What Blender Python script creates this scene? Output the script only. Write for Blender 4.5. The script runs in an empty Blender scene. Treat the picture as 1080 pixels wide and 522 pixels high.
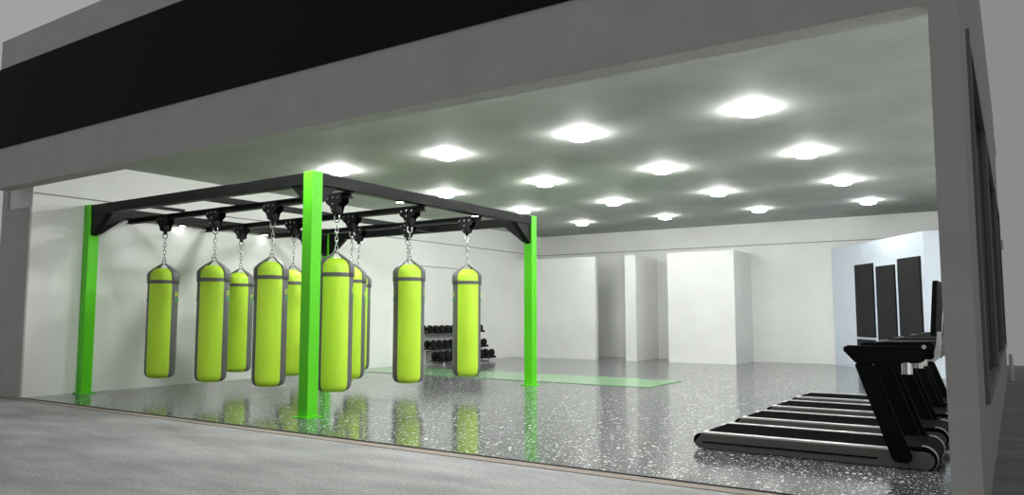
import bpy, bmesh, math, random
from mathutils import Vector, Matrix
random.seed(4)
C = bpy.context.scene.collection
PI = math.pi

# ------------------------------------------------------------------ materials
def mat(name, color, rough=.5, metal=0, spec=.5, emit=None, strength=0, bump=None, vary=None):
    m = bpy.data.materials.new(name); m.use_nodes = True
    nt = m.node_tree; b = nt.nodes['Principled BSDF']
    b.inputs['Base Color'].default_value = (*color, 1)
    b.inputs['Roughness'].default_value = rough
    b.inputs['Metallic'].default_value = metal
    b.inputs['Specular IOR Level'].default_value = spec
    if emit:
        b.inputs['Emission Color'].default_value = (*emit, 1)
        b.inputs['Emission Strength'].default_value = strength
    tc = None
    if bump or vary:
        tc = nt.nodes.new('ShaderNodeTexCoord')
    if vary:
        scale, amount = vary
        n = nt.nodes.new('ShaderNodeTexNoise'); n.inputs['Scale'].default_value = scale; n.inputs['Detail'].default_value = 6
        nt.links.new(tc.outputs['Object'], n.inputs['Vector'])
        r = nt.nodes.new('ShaderNodeValToRGB')
        r.color_ramp.elements[0].position = .3; r.color_ramp.elements[1].position = .7
        r.color_ramp.elements[0].color = (*[c*(1-amount) for c in color], 1)
        r.color_ramp.elements[1].color = (*[min(1, c*(1+amount)) for c in color], 1)
        nt.links.new(n.outputs['Fac'], r.inputs['Fac']); nt.links.new(r.outputs['Color'], b.inputs['Base Color'])
    if bump:
        scale, st = bump
        n = nt.nodes.new('ShaderNodeTexNoise'); n.inputs['Scale'].default_value = scale; n.inputs['Detail'].default_value = 5
        nt.links.new(tc.outputs['Object'], n.inputs['Vector'])
        bp = nt.nodes.new('ShaderNodeBump'); bp.inputs['Strength'].default_value = st; bp.inputs['Distance'].default_value = .01
        nt.links.new(n.outputs['Fac'], bp.inputs['Height']); nt.links.new(bp.outputs['Normal'], b.inputs['Normal'])
    return m

def rubber_floor():
    m = bpy.data.materials.new('rubber_floor'); m.use_nodes = True
    nt = m.node_tree; N = nt.nodes; L = nt.links; b = N['Principled BSDF']
    tc = N.new('ShaderNodeTexCoord')
    nz = N.new('ShaderNodeTexNoise'); nz.inputs['Scale'].default_value = 30; nz.inputs['Detail'].default_value = 2
    L.new(tc.outputs['Object'], nz.inputs['Vector'])
    mx = N.new('ShaderNodeMixRGB'); mx.blend_type = 'LINEAR_LIGHT'; mx.inputs['Fac'].default_value = .010
    L.new(tc.outputs['Object'], mx.inputs['Color1']); L.new(nz.outputs['Color'], mx.inputs['Color2'])
    last = None
    for scale, keep, size in ((19, .48, .33), (40, .52, .38), (80, .60, .42)):
        v = N.new('ShaderNodeTexVoronoi'); v.inputs['Scale'].default_value = scale
        L.new(mx.outputs['Color'], v.inputs['Vector'])
        sp = N.new('ShaderNodeSeparateColor'); L.new(v.outputs['Color'], sp.inputs['Color'])
        g = N.new('ShaderNodeMath'); g.operation = 'GREATER_THAN'; g.inputs[1].default_value = keep
        L.new(sp.outputs['Red'], g.inputs[0])
        s = N.new('ShaderNodeMath'); s.operation = 'MULTIPLY'; s.inputs[1].default_value = size
        L.new(sp.outputs['Green'], s.inputs[0])
        l = N.new('ShaderNodeMath'); l.operation = 'LESS_THAN'
        L.new(v.outputs['Distance'], l.inputs[0]); L.new(s.outputs[0], l.inputs[1])
        a = N.new('ShaderNodeMath'); a.operation = 'MULTIPLY'
        L.new(g.outputs[0], a.inputs[0]); L.new(l.outputs[0], a.inputs[1])
        if last is None: last = a
        else:
            q = N.new('ShaderNodeMath'); q.operation = 'MAXIMUM'
            L.new(last.outputs[0], q.inputs[0]); L.new(a.outputs[0], q.inputs[1]); last = q
    c = N.new('ShaderNodeMixRGB')
    c.inputs['Color1'].default_value = FLOOR_BASE; c.inputs['Color2'].default_value = FLOOR_FLECK
    L.new(last.outputs[0], c.inputs['Fac']); L.new(c.outputs['Color'], b.inputs['Base Color'])
    r = N.new('ShaderNodeMapRange'); r.inputs['To Min'].default_value = .15; r.inputs['To Max'].default_value = .32
    L.new(last.outputs[0], r.inputs['Value']); L.new(r.outputs['Result'], b.inputs['Roughness'])
    b.inputs['Specular IOR Level'].default_value = .6
    return m
FLOOR_BASE = (.060, .062, .065, 1); FLOOR_FLECK = (.75, .76, .76, 1)

def asphalt():
    m = bpy.data.materials.new('asphalt'); m.use_nodes = True
    nt = m.node_tree; N = nt.nodes; L = nt.links; b = N['Principled BSDF']
    tc = N.new('ShaderNodeTexCoord')
    mp = N.new('ShaderNodeMapping'); mp.inputs['Scale'].default_value = (.7, 2.2, 1); mp.inputs['Rotation'].default_value = (0, 0, .5)
    L.new(tc.outputs['Object'], mp.inputs['Vector'])
    n1 = N.new('ShaderNodeTexNoise'); n1.inputs['Scale'].default_value = 1.3; n1.inputs['Detail'].default_value = 4
    L.new(mp.outputs['Vector'], n1.inputs['Vector'])
    n2 = N.new('ShaderNodeTexNoise'); n2.inputs['Scale'].default_value = 60; n2.inputs['Detail'].default_value = 4
    L.new(tc.outputs['Object'], n2.inputs['Vector'])
    r1 = N.new('ShaderNodeValToRGB'); r1.color_ramp.elements[0].position = .35; r1.color_ramp.elements[1].position = .7
    r1.color_ramp.elements[0].color = (.225, .225, .225, 1); r1.color_ramp.elements[1].color = (.35, .35, .35, 1)
    L.new(n1.outputs['Fac'], r1.inputs['Fac'])
    r2 = N.new('ShaderNodeValToRGB'); r2.color_ramp.elements[0].position = .3; r2.color_ramp.elements[1].position = .7
    r2.color_ramp.elements[0].color = (.6, .6, .6, 1); r2.color_ramp.elements[1].color = (1.35, 1.35, 1.35, 1)
    L.new(n2.outputs['Fac'], r2.inputs['Fac'])
    mx = N.new('ShaderNodeMixRGB'); mx.blend_type = 'MULTIPLY'; mx.inputs['Fac'].default_value = 1
    L.new(r1.outputs['Color'], mx.inputs['Color1']); L.new(r2.outputs['Color'], mx.inputs['Color2'])
    L.new(mx.outputs['Color'], b.inputs['Base Color']); b.inputs['Roughness'].default_value = .75
    bp = N.new('ShaderNodeBump'); bp.inputs['Strength'].default_value = .3; bp.inputs['Distance'].default_value = .01
    L.new(n2.outputs['Fac'], bp.inputs['Height']); L.new(bp.outputs['Normal'], b.inputs['Normal'])
    return m

M = dict(
    white=mat('white_paint', (.84, .85, .825), .55, vary=(1.5, .03)),
    facade=mat('grey_render', (.52, .52, .50), .8, bump=(45, .35), vary=(2.5, .05)),
    stripe=mat('black_band', (.010, .010, .010), .8, spec=.15),
    ceiling=mat('grey_ceiling', (.46, .485, .45), .75, spec=.15, vary=(1.1, .10)),
    blue=mat('pale_blue_paint', (.70, .77, .87), .5),
    floor=rubber_floor(), asphalt=asphalt(),
    kerb=mat('beige_concrete', (.25, .22, .185), .85, bump=(60, .3)),
    edge=mat('black_rubber_edge', (.02, .02, .02), .6),
    groove=mat('grey_joint', (.25, .25, .24), .7),
    green=mat('green_steel', (.115, .70, .014), .42, spec=.35),
    black=mat('black_steel', (.006, .006, .0065), .45, spec=.15),
    bsoft=mat('black_plastic', (.005, .005, .0055), .6, spec=.02),
    lime=mat('lime_vinyl', (.62, .97, .055), .42, bump=(90, .05)),
    vinyl=mat('grey_vinyl', (.135, .135, .142), .45, bump=(90, .05)),
    logo_y=mat('lime_print', (.55, .78, .10), .5), logo_g=mat('green_print', (.06, .36, .14), .5),
    steel=mat('chain_steel', (.62, .63, .65), .25, metal=1),
    mat_green=mat('green_mat', (.17, .33, .16), .2, vary=(40, .12)),
    panel=mat('charcoal_felt', (.028, .028, .029), .9, spec=.1, bump=(160, .3), vary=(120, .3)),
    taupe=mat('taupe_metal', (.095, .088, .082), .4, metal=.2),
    silver=mat('silver_rail', (.55, .55, .54), .35, metal=.6),
    belt=mat('belt_rubber', (.007, .007, .0075), 1, spec=0, bump=(220, .3), vary=(150, .4)),
    chrome=mat('chrome', (.75, .75, .76), .12, metal=1),
    screen=mat('screen_glass', (.006, .006, .007), .1),
    
    spot=mat('spot_glow', (1, 1, 1), .5, emit=(1, 1, .99), strength=14),
    trimw=mat('lamp_ring', (.8, .8, .8), .4),
    frame=mat('bluegrey_frame', (.21, .215, .245), .4),
    glass=mat('dark_glass', (.085, .088, .10), .15, spec=.6),
    rackw=mat('white_metal', (.7, .7, .69), .4),
    iron=mat('black_iron', (.006, .006, .0065), .5, spec=.15),
    cream=mat('cream_plastic', (.85, .83, .77), .5),
)

# ------------------------------------------------------------------ mesh helpers
def box(bm, x0, x1, y0, y1, z0, z1, bev=0):
    r = bmesh.ops.create_cube(bm, size=1, matrix=Matrix.Translation(((x0+x1)/2, (y0+y1)/2, (z0+z1)/2)) @ Matrix.Diagonal((abs(x1-x0), abs(y1-y0), abs(z1-z0), 1)))
    if bev:
        es = list({e for v in r['verts'] for e in v.link_edges})
        bmesh.ops.bevel(bm, geom=es, offset=bev, segments=2, affect='EDGES', profile=.5)

def prism(bm, prof, axis, a, b):
    """prof: list of 2-D points; axis 'y': points are (x,z) extruded over y; 'x': (y,z); 'z': (x,y)"""
    def P(p, t):
        return {'y': (p[0], t, p[1]), 'x': (t, p[0], p[1]), 'z': (p[0], p[1], t)}[axis]
    A = [bm.verts.new(P(p, a)) for p in prof]; B = [bm.verts.new(P(p, b)) for p in prof]
    n = len(prof)
    bm.faces.new(A); bm.faces.new(B[::-1])
    for i in range(n):
        bm.faces.new((A[i], B[i], B[(i+1) % n], A[(i+1) % n]))

def cyl(bm, p, q, r, r2=None, n=16):
    p, q = Vector(p), Vector(q); d = q-p
    m = Matrix.Translation((p+q)/2) @ d.to_track_quat('Z', 'Y').to_matrix().to_4x4()
    bmesh.ops.create_cone(bm, cap_ends=True, segments=n, radius1=r, radius2=r if r2 is None else r2, depth=d.length, matrix=m)

def lathe(bm, prof, f0=0, f1=2*PI, n=40, loc=(0, 0, 0), flip=False):
    """prof: (r, z); phi measured from -Y towards +X"""
    full = abs(f1-f0-2*PI) < 1e-6
    cols = []
    for i in range(n if full else n+1):
        f = f0+(f1-f0)*i/n
        col = []
        for r, z in prof:
            if r < 1e-6 and i and full: col.append(cols[0][len(col)])
            else: col.append(bm.verts.new((loc[0]+r*math.sin(f), loc[1]-r*math.cos(f), loc[2]+z)))
        cols.append(col)
    m = len(cols)
    for i in range(m if full else m-1):
        A, B = cols[i], cols[(i+1) % m]
        for k in range(len(prof)-1):
            vs = []
            for v in (A[k], B[k], B[k+1], A[k+1]):
                if v not in vs: vs.append(v)
            if len(vs) > 2:
                try: bm.faces.new(vs)
                except ValueError: pass

def ring(bm, M4, a, b, r, n=14, k=6):
    """closed oval wire link: half-length a, half-width b, wire radius r, in local XZ of M4 (long along Z)"""
    pts = []
    for i in range(n):
        t = 2*PI*i/n
        x = b*math.cos(t); z = b*math.sin(t) + ((a-b) if math.sin(t) > 0 else -(a-b) if math.sin(t) < 0 else 0)
        pts.append((Vector((x, 0, z)), Vector((math.cos(t), 0, math.sin(t)))))
    rows = []
    for p, nrm in pts:
        row = []
        for j in range(k):
            u = 2*PI*j/k
            row.append(bm.verts.new(M4 @ (p + nrm*r*math.cos(u) + Vector((0, 1, 0))*r*math.sin(u))))
        rows.append(row)
    for i in range(n):
        for j in range(k):
            bm.faces.new((rows[i][j], rows[i][(j+1) % k], rows[(i+1) % n][(j+1) % k], rows[(i+1) % n][j]))

def mesh(name, bm, m, parent=None, smooth=True, thick=0):
    bmesh.ops.recalc_face_normals(bm, faces=bm.faces)
    me = bpy.data.meshes.new(name); bm.to_mesh(me); bm.free()
    if smooth:
        for p in me.polygons: p.use_smooth = True
        me.set_sharp_from_angle(angle=math.radians(35))
    me.materials.append(M[m] if isinstance(m, str) else m)
    o = bpy.data.objects.new(name, me); C.objects.link(o)
    if parent: o.parent = parent
    if thick:
        s = o.modifiers.new('solid', 'SOLIDIFY'); s.thickness = thick; s.offset = 0
    return o

def boxes(name, m, parent, *bs, bev=0):
    bm = bmesh.new()
    for b in bs: box(bm, *b, bev=bev)
    return mesh(name, bm, m, parent, smooth=not bev)

def tag(o, label, cat, group=None):
    o['label'] = label; o['category'] = cat
    if group: o['group'] = group
    return o

def thing(name, label, cat, loc=(0, 0, 0), rz=0, group=None):
    o = bpy.data.objects.new(name, None); C.objects.link(o); o.empty_display_size = .2
    o.location = loc; o.rotation_euler = (0, 0, rz)
    return tag(o, label, cat, group)

def struct(o):
    o['kind'] = 'structure'; return o

def dup(root, loc, rz, label):
    r = root.copy(); C.objects.link(r); r.location = loc; r.rotation_euler = (0, 0, rz); r['label'] = label
    for ch in root.children:
        c = ch.copy(); C.objects.link(c); c.parent = r
        for g in ch.children:
            d = g.copy(); C.objects.link(d); d.parent = c
    return r

# ------------------------------------------------------------------ the building
XL, YB, ZC = -13.2, 21.7, 3.91
XO, XI = -.215, -.365                       # right wall: outer and inner face
YF = 5.50                                  # facade plane
struct(boxes('floor', 'floor', None, (-14.6, -.3, 5.86, 22.0, -.12, 0)))
struct(boxes('trim_1', 'edge', None, (-13.2, -.385, 5.835, 5.86, -.10, .002)))
struct(boxes('trim_2', 'kerb', None, (-17, -.385, 5.695, 5.835, -.12, -.008)))
bm = bmesh.new(); box(bm, -26, 9, -6, 24, -.3, -.014)
struct(mesh('ground', bm, 'asphalt'))
struct(boxes('ceiling', 'ceiling', None, (-14.2, XI, 5.73, YB+.1, ZC, ZC+.14)))
struct(boxes('wall_left', 'white', None, (-13.4, XL, 5.86, YB, 0, ZC), (-14.0, -13.4, 5.86, 6.3, 2.9, ZC)))
struct(boxes('wall_left_end', 'facade', None, (-14.19, XL, 5.83, 5.86, -.1, 3.05), (-14.19, -14.0, 5.83, 6.3, 3.05, ZC), (-14.19, -13.4, 5.86, 6.3, -.1, 2.9)))
struct(boxes('trim_6', 'groove', None, (XL, XL+.008, 15.47, 18.1, 2.603, 2.622)))
struct(boxes('wall_back', 'white', None, (-13.4, XI, YB, YB+.15, 0, ZC)))
struct(boxes('partition_wall', 'white', None, (XL, -10.36, 20.12, 20.27, 0, 3.04)))
struct(boxes('partition_wall', 'white', None, (-9.39, -9.05, 20.1, YB, 0, 3.03)))
struct(boxes('partition_wall', 'white', None, (-8.09, -6.215, 20.1, YB, 0, 3.04)))
bm = bmesh.new()
A, B = Vector((-4.035, 21.6)), Vector((-1.56, 18.08))
nn = Vector((B.y-A.y, A.x-B.x)).normalized()
if nn.y < 0: nn = -nn
nA, nB = A+nn*.16, Vector((-1.5, 18.25))
prism(bm, [tuple(A), tuple(B), (XI, 18.08), (XI, 18.25), tuple(nB), tuple(nA)], 'z', 0, 3.07)
struct(mesh('partition_wall', bm, 'blue', smooth=False))
struct(boxes('trim_3', 'groove', None, (XL, XL+.008, 5.87, YB, 3.272, 3.292)))
struct(boxes('trim_4', 'groove', None, (-13.2, XI, YB-.008, YB, 3.272, 3.292)))
# facade with its fascia and the pillar on the right
bm = bmesh.new()
box(bm, -13.73, XO, YF, 5.73, 3.33, 5.79); box(bm, -.384, XO, YF, 5.73, -.1, 3.33)
struct(mesh('wall_front', bm, 'facade'))
struct(boxes('trim_5', 'stripe', None, (-13.735, XO, YF-.015, YF+.02, 3.98, 5.31)))
# roof slab over the ceiling void
struct(boxes('roof', 'facade', None, (-13.73, XO, 5.73, 22, 5.2, 5.4), (-13.73, -13.5, 5.73, 22, 3.91, 5.79)))
# right wall with three deep windows
W = [(6.62, 9.95), (10.45, 14.9), (15.5, 19.2)]
Z0, Z1 = .70, 3.42
bs = [(XI, XO, 5.73, 20, -.1, Z0), (XI, XO, 5.73, 20, Z1, 5.79)]
ys = [5.73] + [v for w in W for v in w] + [20]
for i in range(0, len(ys), 2): bs.append((XI, XO, ys[i], ys[i+1], Z0, Z1))
struct(boxes('wall_right', 'facade', None, *bs))
struct(boxes('wall_right_lining', 'white', None, (XI-.01, XI, 5.74, YB, 0, ZC)))
for i, (a, b) in enumerate(W):
    w = struct(bpy.data.objects.new('window_%d' % (i+1), None)); C.objects.link(w); w.location = (XO, a, Z0)
    h, l = Z1-Z0, b-a
    fr = boxes('window_frame', 'frame', w, (-.02, .025, -.05, .05, -.05, h+.05), (-.02, .025, l-.05, l+.05, -.05, h+.05),
          (-.02, .025, .05, l-.05, h-.05, h+.05), (-.02, .03, .05, l-.05, -.05, .04),
          (-.15, -.08, .05, l-.05, .04, .12), (-.15, -.08, .05, .12, .12, h-.05), (-.15, -.08, l-.12, l-.05, .12, h-.05), (-.15, -.08, l*.5-.035, l*.5+.035, .12, h-.05))
    boxes('window_pane', 'glass', w, (-.13, -.11, .08, l-.08, .08, h-.05))
o = boxes('wall_light', 'cream', None, (XO, XO+.06, 19.78, 19.88, 2.74, 2.95), bev=.02)
tag(o, 'small pale box lamp high on the far end of the outside wall', 'wall light')
t = thing('bollard', 'short cream bollard on the ground at the far end of the outside wall', 'bollard', (-.13, 18.6, -.014))
bm = bmesh.new(); cyl(bm, (0, 0, 0), (0, 0, .50), .035); lathe(bm, [(.035, .5), (.028, .52), (0, .53)], n=16)
mesh('post', bm, 'cream', t)
bm = bmesh.new(); cyl(bm, (0, 0, 0), (0, 0, .015), .06); mesh('base_plate', bm, 'cream', t)

# ------------------------------------------------------------------ ceiling lamps
COLS = [-10.04, -7.57, -5.13, -2.67]; ROWS = [6.46, 9.53, 12.6, 15.66, 18.74]
lamp = thing('ceiling_lamp', '', 'ceiling lamp', (0, 0, 0), group='round lamps on the grey ceiling')
bm = bmesh.new(); lathe(bm, [(0, 0), (.075, 0), (.075, -.018), (.03, -.024), (.03, -.03), (0, -.03)], n=32)
mesh('ceiling_rose', bm, 'trimw', lamp)
bm = bmesh.new(); lathe(bm, [(0, -.02), (.08, -.024), (.14, -.038), (.165, -.058), (.15, -.078), (.09, -.094), (0, -.10)], n=32)
diff = mesh('diffuser', bm, 'trimw', lamp)
GLOW = [mat('lamp_glow', (1, 1, 1), .5, emit=(1, 1, .99), strength=k) for k in (240, 225, 230, 200, 82)]
ln = ['leftmost lamp', 'second lamp from left', 'third lamp from left', 'rightmost lamp']
rn = ['row hidden behind the fascia', 'row nearest the opening', 'second row from the opening', 'third row from the opening', 'row nearest the back wall']
dim = []
for k in (80, 190):                           # the two front lamps over the bags burn lower
    d = diff.data.copy(); d.materials.clear(); d.materials.append(mat('lamp_glow', (1, 1, 1), .5, emit=(1, 1, .99), strength=k)); dim.append(d)
for j, y in enumerate(ROWS):
    glow = diff.data.copy(); glow.materials.clear(); glow.materials.append(GLOW[j])
    for i, x in enumerate(COLS):
        lb = 'glowing round ceiling lamp, %s in the %s' % (ln[i], rn[j])
        if i == j == 0: lamp.location = (x, y, ZC); lamp['label'] = lb; diff.data = dim[0]
        else:
            d = dup(lamp, (x, y, ZC), 0, lb)
            for c in d.children:
                if c.name.startswith('diffuser'): c.data = glow if j or i > 1 else dim[i]

# ------------------------------------------------------------------ bag rack
RX0, RX1, RY0, RY1, RH = -13.19, -7.53, 6.68, 12.22, 3.175
PW = .175
BZ0, BZ1 = 3.005, 3.165                    # beams
LZ0, LZ1 = 2.915, 3.005                    # rails
rack = thing('punching_bag_rack', 'large square steel frame with four green posts and black beams for hanging bags', 'rack', ((RX0+RX1)/2, (RY0+RY1)/2, 0))
RC = rack.location
def rb(name, m, parent, *bs, bev=0):
    return boxes(name, m, parent, *[(a-RC.x, b-RC.x, c-RC.y, d-RC.y, e, f) for a, b, c, d, e, f in bs], bev=bev)
corner = [(RX0, RY0), (RX1-PW, RY0), (RX0, RY1-PW), (RX1-PW, RY1-PW)]
for k, (x, y) in enumerate(corner):
    p = rb('post', 'green', rack, (x, x+PW, y, y+PW, .012, RH), bev=.006)
    pl = bmesh.new(); box(pl, x-.045-RC.x, x+PW+.045-RC.x, y-.045-RC.y, y+PW+.045-RC.y, 0, .012)
    for sx in (-.022, PW+.022):
        for sy in (-.022, PW+.022): cyl(pl, (x+sx-RC.x, y+sy-RC.y, .012), (x+sx-RC.x, y+sy-RC.y, .024), .012, n=6)
    if x == RX0:
        for v in pl.verts: v.co.x = max(v.co.x, XL+.002-RC.x)
    mesh('base_plate', pl, 'green', p)
g = .02
beams = [(RX0+PW, RX1-PW, RY0+g, RY0+PW-g, BZ0, BZ1), (RX0+PW, RX1-PW, RY1-PW+g, RY1-g, BZ0, BZ1),
         (RX0+g, RX0+PW-g, RY0+PW, RY1-PW, BZ0, BZ1), (RX1-PW+g, RX1-.004, RY0+PW, RY1-PW, BZ0, BZ1)]
bo = [rb('beam', 'black', rack, b, bev=.006) for b in beams]
ROWY = [7.43, 9.0, 10.5]
for y in ROWY:                              # I-section rails under the side beams
    rb('rail', 'black', rack, (RX0+.05, RX1-.06, y-.05, y+.05, LZ1-.016, LZ1), (RX0+.05, RX1-.06, y-.011, y+.011, LZ0+.016, LZ1-.016), (RX0+.05, RX1-.06, y-.05, y+.05, LZ0, LZ0+.016))
for x in (-10.02,):                     # cross joists from the front to the back beam
    rb('joist', 'black', rack, (x-.05, x+.05, RY0+PW-g, RY1-PW+g, BZ0+.002, BZ0+.09))
rb('joist', 'black', rack, (-11.5, -11.45, RY0+PW-g, ROWY[0], BZ0+.002, BZ0+.05))
def wedge(x, y, dx, dy, V=.36, H=.46):
    """solid triangular bracket under a beam, against the post face"""
    bm = bmesh.new(); w = .055
    if dx:
        prism(bm, [(x-RC.x, BZ0), (x+dx*H-RC.x, BZ0), (x-RC.x, BZ0-V)], 'y', y-w-RC.y, y+w-RC.y)
    else:
        prism(bm, [(y-RC.y, BZ0), (y+dy*H-RC.y, BZ0), (y-RC.y, BZ0-V)], 'x', x-w-RC.x, x+w-RC.x)
    mesh('gusset', bm, 'black', rack, smooth=False)
h = PW/2
for (x, y) in corner:
    sx = 1 if x == RX0 else -1; sy = 1 if y == RY0 else -1
    f = (.25, .27) if (x, y) == corner[1] else (.36, .48)
    wedge(x+h+sx*h, y+h, sx, 0, *f); wedge(x+h, y+h+sy*h, 0, sy, *f)
# four round lamps under the side beams
spot = thing('rack_lamp', '', 'lamp', group='round lamps under the side beams of the rack')
bm = bmesh.new(); lathe(bm, [(0, 0), (.075, 0), (.075, -.02), (.062, -.024), (.062, 0)], n=24); mesh('housing', bm, 'black', spot)
bm = bmesh.new(); lathe(bm, [(.060, -.012), (.055, -.024), (0, -.03)], n=24); mesh('diffuser', bm, 'spot', spot)
first = True
for x, sn in ((RX1-PW/2, 'right'), (RX0+PW/2, 'left')):
    for y, yn in ((8.46, 'nearer the front'), (10.36, 'nearer the back')):
        lb = 'small round lamp under the %s beam of the bag rack, %s' % (sn, yn)
        if first: spot.location = (x, y, BZ0); spot['label'] = lb; first = False
        else: dup(spot, (x, y, BZ0), 0, lb)

# ------------------------------------------------------------------ trolleys and bags
def make_trolley():
    t = thing('beam_trolley', '', 'trolley', group='beam trolleys on the rack rails')
    # origin: middle of the rail's underside
    for s in (-1, 1):
        bm = bmesh.new()
        prism(bm, [(-.15, .03), (-.15, -.05), (-.07, -.10), (-.042, -.185), (.042, -.185), (.07, -.10), (.15, -.05), (.15, .03), (.11, .055), (-.11, .055)], 'y', s*.062, s*.076)
        p = mesh('side_plate', bm, 'black', t, smooth=False)
        for x, z in ((-.105, .01), (0, .02), (.105, .01), (0, -.07), (-.02, -.15)):
            bm = bmesh.new(); cyl(bm, (x, s*.076, z), (x, s*.092, z), .016, n=8); mesh('bolt', bm, 'steel', p)
        for x in (-.105, .105):
            bm = bmesh.new(); cyl(bm, (x, s*.018, .045), (x, s*.058, .045), .028, n=16); mesh('wheel', bm, 'black', t)
    bm = bmesh.new(); cyl(bm, (0, -.07, -.165), (0, .07, -.165), .02); box(bm, -.045, .045, -.055, .055, -.20, -.09, bev=.01); box(bm, -.03, .03, -.022, .022, -.25, -.19, bev=.008)
    mesh('pivot', bm, 'black', t)
    return t

TOPZ = 2.17
def make_bag():
    t = thing('punching_bag', '', 'punching bag', group='lime and grey punching bags on the rack')
    # origin: on the bag's axis at floor height (z = 0 is the floor)
    R = .240
    prof = [(0, .262), (.13, .262), (.175, .270), (.205, .287), (.226, .315), (.236, .35), (R, .40), (R, 1.0), (R, 1.6), (R, 1.885), (R-.012, 1.93), (.20, 1.965), (.13, 1.98), (0, 1.985)]
    bm = bmesh.new(); lathe(bm, prof, n=48); body = mesh('body', bm, 'vinyl', t)
    for k, f in enumerate((PI/4, PI/4+PI)):
        bm = bmesh.new()
        pr = [(r+.004, z-(.003 if r < .2 else 0)) for r, z in prof[1:9]] + [(R+.004, 1.828)]
        lathe(bm, pr, f-math.radians(45), f+math.radians(47), n=20)
        mesh('colour_panel', bm, 'lime', t)
    bm = bmesh.new()                                                    # domed top
    lathe(bm, [(R+.003, 1.875), (R, 1.945), (R-.010, 1.99), (.208, 2.028), (.170, 2.060), (.12, 2.082), (.06, 2.093), (0, 2.095)], n=40)
    mesh('top_cap', bm, 'lime', t)
    bm = bmesh.new(); lathe(bm, [(R, 1.824), (R+.009, 1.828), (R+.009, 1.880), (R, 1.884)], n=48); mesh('band', bm, 'vinyl', t)
    for f in (PI/4+PI/2, PI/4-PI/2):                                    # two wide straps that taper to the ring
        bm = bmesh.new(); rows = []
        for z, r, ha in ((1.83, R+.008, 44), (1.90, R+.010, 44), (1.965, R+.011, 44), (2.0, R+.003, 44), (2.04, .208, 46), (2.088, .150, 49), (2.132, .088, 54), (2.172, .030, 60)):
            rows.append([(r*math.sin(f+math.radians(ha)*u), -r*math.cos(f+math.radians(ha)*u), z) for u in (-1, -.75, -.5, -.25, 0, .25, .5, .75, 1)])
        vs = [[bm.verts.new(p) for p in row] for row in rows]
        for a, b in zip(vs, vs[1:]):
            for i in range(8): bm.faces.new((a[i], a[i+1], b[i+1], b[i]))
        mesh('strap', bm, 'vinyl', t, thick=.010)
    # printed marks on the two grey sides: lime letters over a green word bar
    for f in (PI/4+PI/2, PI/4-PI/2):
        def patch(bm, u0, u1, z0, z1):                                  # u: metres round the bag
            r = R+.006
            lathe(bm, [(R-.001, z0), (r, z0), (r, z1), (R-.001, z1)], f+u0/r, f+u1/r, n=3)
        bm = bmesh.new(); z = 1.60
        for u0, u1, a, b in ((-.115, -.092, 0, .085), (-.092, -.045, .066, .085), (-.062, -.045, .03, .07), (-.092, -.045, .026, .042),
                             (-.025, -.003, 0, .085), (-.003, .045, .066, .085), (.027, .045, 0, .07),
                             (.065, .115, .066, .085), (.065, .085, 0, .07), (.085, .115, .03, .046)):
            patch(bm, u0, u1, z+a, z+b)
        mesh('logo_letters', bm, 'logo_y', body)
        bm = bmesh.new(); z = 1.525
        for u0, u1 in ((-.115, -.065), (-.058, -.01), (-.003, .05), (.057, .115)): patch(bm, u0, u1, z, z+.06)
        mesh('logo_bar', bm, 'logo_g', body)
    bm = bmesh.new(); ring(bm, Matrix.Translation((0, 0, 2.19)) @ Matrix.Rotation(PI/4, 4, 'Z'), .030, .030, .007, n=18)
    mesh('ring', bm, 'steel', t)
    bm = bmesh.new(); z = 2.235; k = 0
    while z < 2.60:
        ring(bm, Matrix.Translation((0, 0, z)) @ Matrix.Rotation(PI/4+PI/2*(k % 2)+.3, 4, 'Z'), .038, .021, .0062, n=14); z += .062; k += 1
    mesh('chain', bm, 'steel', t)
    bm = bmesh.new(); ring(bm, Matrix.Translation((0, 0, 2.645)) @ Matrix.Rotation(PI/4, 4, 'Z'), .052, .036, .009, n=16)
    mesh('shackle', bm, 'steel', t)
    return t

bag, trol = make_bag(), make_trolley()
BX = [[-11.99, -10.61, -9.22, -7.86], [-12.05, -10.59, -9.16, -7.89], [-12.0, -10.50, -9.25, -7.89]]
rown = ['front row', 'middle row', 'back row']; coln = ['leftmost', 'second from the left', 'third from the left', 'rightmost']
first = True
for j, y in enumerate(ROWY):
    for i in range(4):
        x = BX[j][i]
        lb = 'lime and grey punching bag on a chain, %s in the %s' % (coln[i], rown[j])
        lt = 'black beam trolley on its rail, %s above the %s' % (coln[i], rown[j])
        rz = math.radians((0, 1.5, -1, 2, -2, 1, 0, -1.5, 2, 1, -1, -2)[j*4+i])
        if first:
            bag.location = (x, y, 0); bag.rotation_euler.z = rz; bag['label'] = lb; trol.location = (x, y, LZ0); trol['label'] = lt; first = False
        else:
            dup(bag, (x, y, 0), rz, lb); dup(trol, (x, y, LZ0), 0, lt)

# ------------------------------------------------------------------ green mat, wall panels
o = boxes('floor_mat', 'mat_green', None, (XL+.02, -5.56, 12.84, 14.5, 0, .010))
tag(o, 'long thin pale green mat lying across the speckled floor behind the bag rack', 'mat')
e = (B-A).normalized(); ang = math.atan2(e.y, e.x)
def wall_panel(a, b, z0, z1, label):
    p = A + e*((a+b)/2)
    t = thing('wall_panel', label, 'panel', (p.x-nn.x*.002, p.y-nn.y*.002, (z0+z1)/2), ang, 'charcoal panels on the pale blue wall')
    w, hh = (b-a)/2, (z1-z0)/2
    boxes('felt', 'panel', t, (-w+.012, w-.012, -.035, -.006, -hh+.012, hh-.012))
    boxes('backing', 'black', t, (-w, w, -.022, 0, -hh, hh))
wall_panel(1.29, 2.19, .77, 2.545, 'tall charcoal panel, leftmost of three on the pale blue wall')
wall_panel(2.33, 3.16, .45, 2.445, 'charcoal panel in the middle of three on the pale blue wall')
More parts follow.
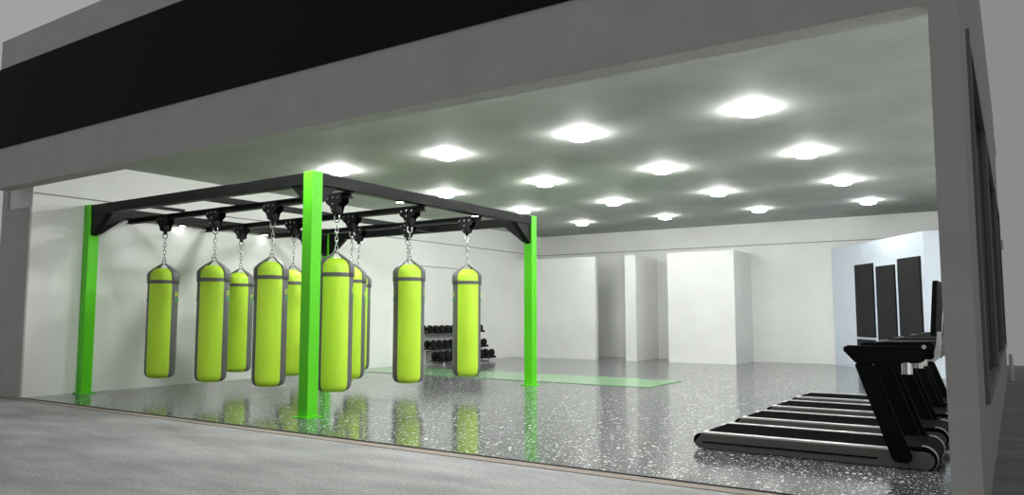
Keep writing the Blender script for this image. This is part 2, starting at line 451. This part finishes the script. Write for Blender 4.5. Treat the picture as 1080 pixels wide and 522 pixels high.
wall_panel(3.29, 4.19, .45, 2.555, 'tallest charcoal panel, rightmost of three on the pale blue wall')
wall_panel(1.29, 2.19, .15, .715, 'low charcoal panel under the leftmost tall one on the blue wall')

# ------------------------------------------------------------------ treadmills
def arc(cx, cz, r, a0, a1, n=8):
    return [(cx+r*math.cos(math.radians(a0+(a1-a0)*i/n)), cz+r*math.sin(math.radians(a0+(a1-a0)*i/n))) for i in range(n+1)]
def make_treadmill():
    t = thing('treadmill', '', 'treadmill', group='treadmills in a row')
    L0, L1, HW = -1.045, 1.03, .42
    for s in (-1, 1):
        side = arc(L0+.07, .077, .07, 90, 270) + arc(L1-.07, .077, .07, -90, 90)
        bm = bmesh.new(); prism(bm, side, 'y', s*HW, s*(HW-.05)); sp = mesh('side_panel', bm, 'taupe', t)
        boxes('slot', 'bsoft', sp, (-.96, .60, s*HW, s*(HW+.003), .061, .076))
        bm = bmesh.new()
        prism(bm, [(-.97, .147), (.74, .147), (.74, .152), (.70, .162), (-.93, .162), (-.97, .156)], 'y', s*(HW-.004), s*(HW-.085))
        mesh('foot_rail', bm, 'silver', t)
        bm = bmesh.new(); prism(bm, arc(L0+.07, .077, .074, 85, 200), 'y', s*(HW+.002), s*(HW-.012)); mesh('end_trim', bm, 'bsoft', t)
        for x in (-.85, .85):
            bm = bmesh.new(); cyl(bm, (x, s*(HW-.06), 0), (x, s*(HW-.06), .03), .035); mesh('foot', bm, 'bsoft', t)
    boxes('deck', 'bsoft', t, (-.96, .98, -HW+.05, HW-.05, .03, .140))
    boxes('belt', 'belt', t, (-.95, .74, -HW+.085, HW-.085, .140, .155))
    bm = bmesh.new(); cyl(bm, (L0+.07, -HW+.05, .078), (L0+.07, HW-.05, .078), .068, n=24); rc = mesh('rear_cover', bm, 'bsoft', t)
    boxes('rear_mark', 'rackw', rc, (-.99, -.955, -HW+.10, -HW+.20, .145, .1565), (-.99, -.955, HW-.20, HW-.10, .145, .1565))
    hood = [(.70, .155)] + [(.74, .175)] + arc(.945, .085, .105, 85, -50, 10) + [(.90, .02), (.70, .02)]
    bm = bmesh.new(); prism(bm, hood, 'y', -HW+.055, HW-.055); hd = mesh('motor_hood', bm, 'bsoft', t)
    for s in (-1, 1):
        bm = bmesh.new()
        o_ = arc(.945, .085, .111, 95, -45, 10); i_ = arc(.945, .085, .098, -45, 95, 10)
        prism(bm, o_+i_, 'y', s*(HW-.06), s*(HW-.10)); mesh('hood_band', bm, 'silver', hd)
    for s in (-1, 1):                                # leaning uprights outside the side panels
        bm = bmesh.new()
        prism(bm, [(.72, .08), (.75, .058), (.85, .058), (.875, .10), (.60, .88), (.45, .88)], 'y', s*(HW+.004), s*(HW+.074))
        bmesh.ops.bevel(bm, geom=list(bm.edges), offset=.012, segments=2, affect='EDGES')
        up = mesh('upright', bm, 'bsoft', t)
        bm = bmesh.new()                              # handrail arm on top of each upright
        prism(bm, [(.355, 1.0), (.385, 1.035), (1.05, 1.03), (1.02, .96), (.98, .90), (.60, .875), (.47, .875), (.42, .93)], 'y', s*(HW+.078), s*(HW-.01))
        bmesh.ops.bevel(bm, geom=list(bm.edges), offset=.012, segments=2, affect='EDGES')
        mesh('handrail', bm, 'bsoft', t)
    bm = bmesh.new()
    prism(bm, [(.56, .99), (.60, 1.065), (1.06, 1.075), (1.06, .93), (.70, .90)], 'y', -HW+.012, HW-.012)
    bmesh.ops.bevel(bm, geom=list(bm.edges), offset=.012, segments=2, affect='EDGES')
    con = mesh('console', bm, 'bsoft', t)
    boxes('trim_line', 'taupe', con, (.60, .62, -HW+.05, HW-.05, 1.055, 1.068))
    for s in (-1, 1):
        bm = bmesh.new(); cyl(bm, (1.0, s*(HW+.085), 1.035), (1.0, s*(HW-.02), 1.035), .014); cyl(bm, (1.0, s*(HW+.088), 1.035), (1.0, s*(HW+.07), 1.035), .018)
        mesh('knob', bm, 'chrome', con)
        bm = bmesh.new()
        arm = [(1.02, .93), (1.055, .97), (1.08, 1.06), (1.09, 1.16), (1.125, 1.16), (1.12, 1.05), (1.10, .95), (1.06, .90)]
        prism(bm, arm, 'y', s*(HW-.06), s*(HW-.10)); mesh('screen_arm', bm, 'silver', t)
    bm = bmesh.new(); prism(bm, [(1.035, 1.13), (1.072, 1.595), (1.108, 1.595), (1.075, 1.13)], 'y', -.33, .33)
    sc_ = mesh('screen_housing', bm, 'bsoft', t, smooth=False)
    bm = bmesh.new(); prism(bm, [(1.035, 1.16), (1.067, 1.57), (1.075, 1.57), (1.043, 1.16)], 'y', -.30, .30); mesh('screen', bm, 'screen', sc_)
    for s in (-1, 1):
        bm = bmesh.new(); lathe(bm, [(.032, .80), (.042, .80), (.045, .90), (.038, .90), (.034, .81)], n=20, loc=(.86, s*(HW+.03), 0))
        mesh('cup_holder', bm, 'chrome', t)
    return t
tm = make_treadmill()
TY = [7.74, 9.03, 10.33, 11.62]
tn = ['black treadmill nearest the open front, first of the row', 'black treadmill second from the open front of the gym', 'black treadmill third from the open front of the gym', 'black treadmill at the far end of the row, nearest the blue wall']
for k, y in enumerate(TY):
    if k == 0: tm.location = (-1.655, y, 0); tm['label'] = tn[0]
    else: dup(tm, (-1.655, y, 0), 0, tn[k])
# black wall television behind the treadmills
t = thing('television', 'tall black screen on the right wall beyond the near treadmill consoles', 'television', (XI-.01, 10.0, 1.84))
boxes('bracket', 'black', t, (-.16, 0, -.08, .08, -.1, .1))
boxes('casing', 'bsoft', t, (-.22, -.16, -.50, .50, -.16, .16), bev=.008)
boxes('screen', 'screen', t, (-.224, -.22, -.48, .48, -.14, .14))

# ------------------------------------------------------------------ dumbbell rack
RY, RL = 16.72, 2.54
rk = thing('dumbbell_rack', 'white three tier dumbbell rack with black shelves against the left wall', 'rack', (-12.9, RY, 0))
TIER = [(.27, .12), (0, .425), (-.13, .845)]          # local x, shelf top z
for x, z in TIER:
    bm = bmesh.new(); box(bm, x-.15, x+.15, -RL/2, RL/2, z-.03, z, bev=.006)
    box(bm, x+.15, x+.172, -RL/2, RL/2, z-.03, z); box(bm, x+.16, x+.172, -RL/2, RL/2, z, z+.03); mesh('shelf', bm, 'iron', rk)
for s in (-1, 1):
    bm = bmesh.new()
    a, b = s*(RL/2-.22), s*(RL/2-.26)
    box(bm, -.28, -.235, b, a, 0, .83); box(bm, -.235, .40, b, a, 0, .03); box(bm, .36, .40, b, a, .03, .09); box(bm, -.235, .12, b, a, .36, .395)
    mesh('side_frame', bm, 'rackw', rk, smooth=False)
def make_dumbbell(r):
    t = thing('dumbbell', '', 'dumbbell', group='black dumbbells on the three tier rack')
    bm = bmesh.new(); cyl(bm, (-.09, 0, r), (.09, 0, r), .017, n=12); mesh('handle', bm, 'iron', t)
    for s in (-1, 1):
        bm = bmesh.new(); cyl(bm, (s*.07, 0, r), (s*.155, 0, r), r, n=8)
        bmesh.ops.bevel(bm, geom=list(bm.edges), offset=.012, segments=1, affect='EDGES')
        mesh('head', bm, 'iron', t)
    return t
ordn = ['first', 'second', 'third', 'fourth', 'fifth', 'sixth', 'seventh', 'eighth', 'ninth', 'tenth']
tiern = ['bottom', 'middle', 'top']
for j, (x, z) in enumerate(TIER):
    r = (.115, .107, .094)[j]; proto = None
    for i in range(10):
        y = RY - RL/2 + .14 + i*(RL-.28)/9
        lb = 'black dumbbell lying on the %s shelf of the rack, %s from the left' % (tiern[j], ordn[i])
        if proto is None: proto = make_dumbbell(r); proto.location = (-12.9+x, y, z); proto['label'] = lb
        else: dup(proto, (-12.9+x, y, z), 0, lb)

# ------------------------------------------------------------------ world, camera
w = bpy.data.worlds.new('World'); bpy.context.scene.world = w; w.use_nodes = True
nt = w.node_tree; bg = nt.nodes['Background']
tc = nt.nodes.new('ShaderNodeTexCoord'); sp = nt.nodes.new('ShaderNodeSeparateXYZ'); nt.links.new(tc.outputs['Generated'], sp.inputs['Vector'])
mr = nt.nodes.new('ShaderNodeMapRange'); mr.inputs['From Min'].default_value = -.9; mr.inputs['From Max'].default_value = .1
nt.links.new(sp.outputs['X'], mr.inputs['Value'])
rp = nt.nodes.new('ShaderNodeValToRGB'); rp.color_ramp.elements[0].color = (.36, .36, .365, 1); rp.color_ramp.elements[1].color = (.24, .24, .24, 1)
nt.links.new(mr.outputs['Result'], rp.inputs['Fac']); nt.links.new(rp.outputs['Color'], bg.inputs['Color']); bg.inputs['Strength'].default_value = 1

cd = bpy.data.cameras.new('camera'); co = bpy.data.objects.new('camera', cd); C.objects.link(co)
co.location = (0, 0, 1.3)
co.rotation_euler = (math.radians(90+5.1023), 0, math.radians(33.5146))
cd.sensor_width = 36; cd.lens = 36*799.355/1080; cd.clip_end = 200
sc = bpy.context.scene; sc.camera = co
sc.view_settings.view_transform = 'Standard'; sc.view_settings.look = 'None'
sc.view_settings.exposure = 0; sc.view_settings.gamma = 1; sc.view_settings.use_curve_mapping = False
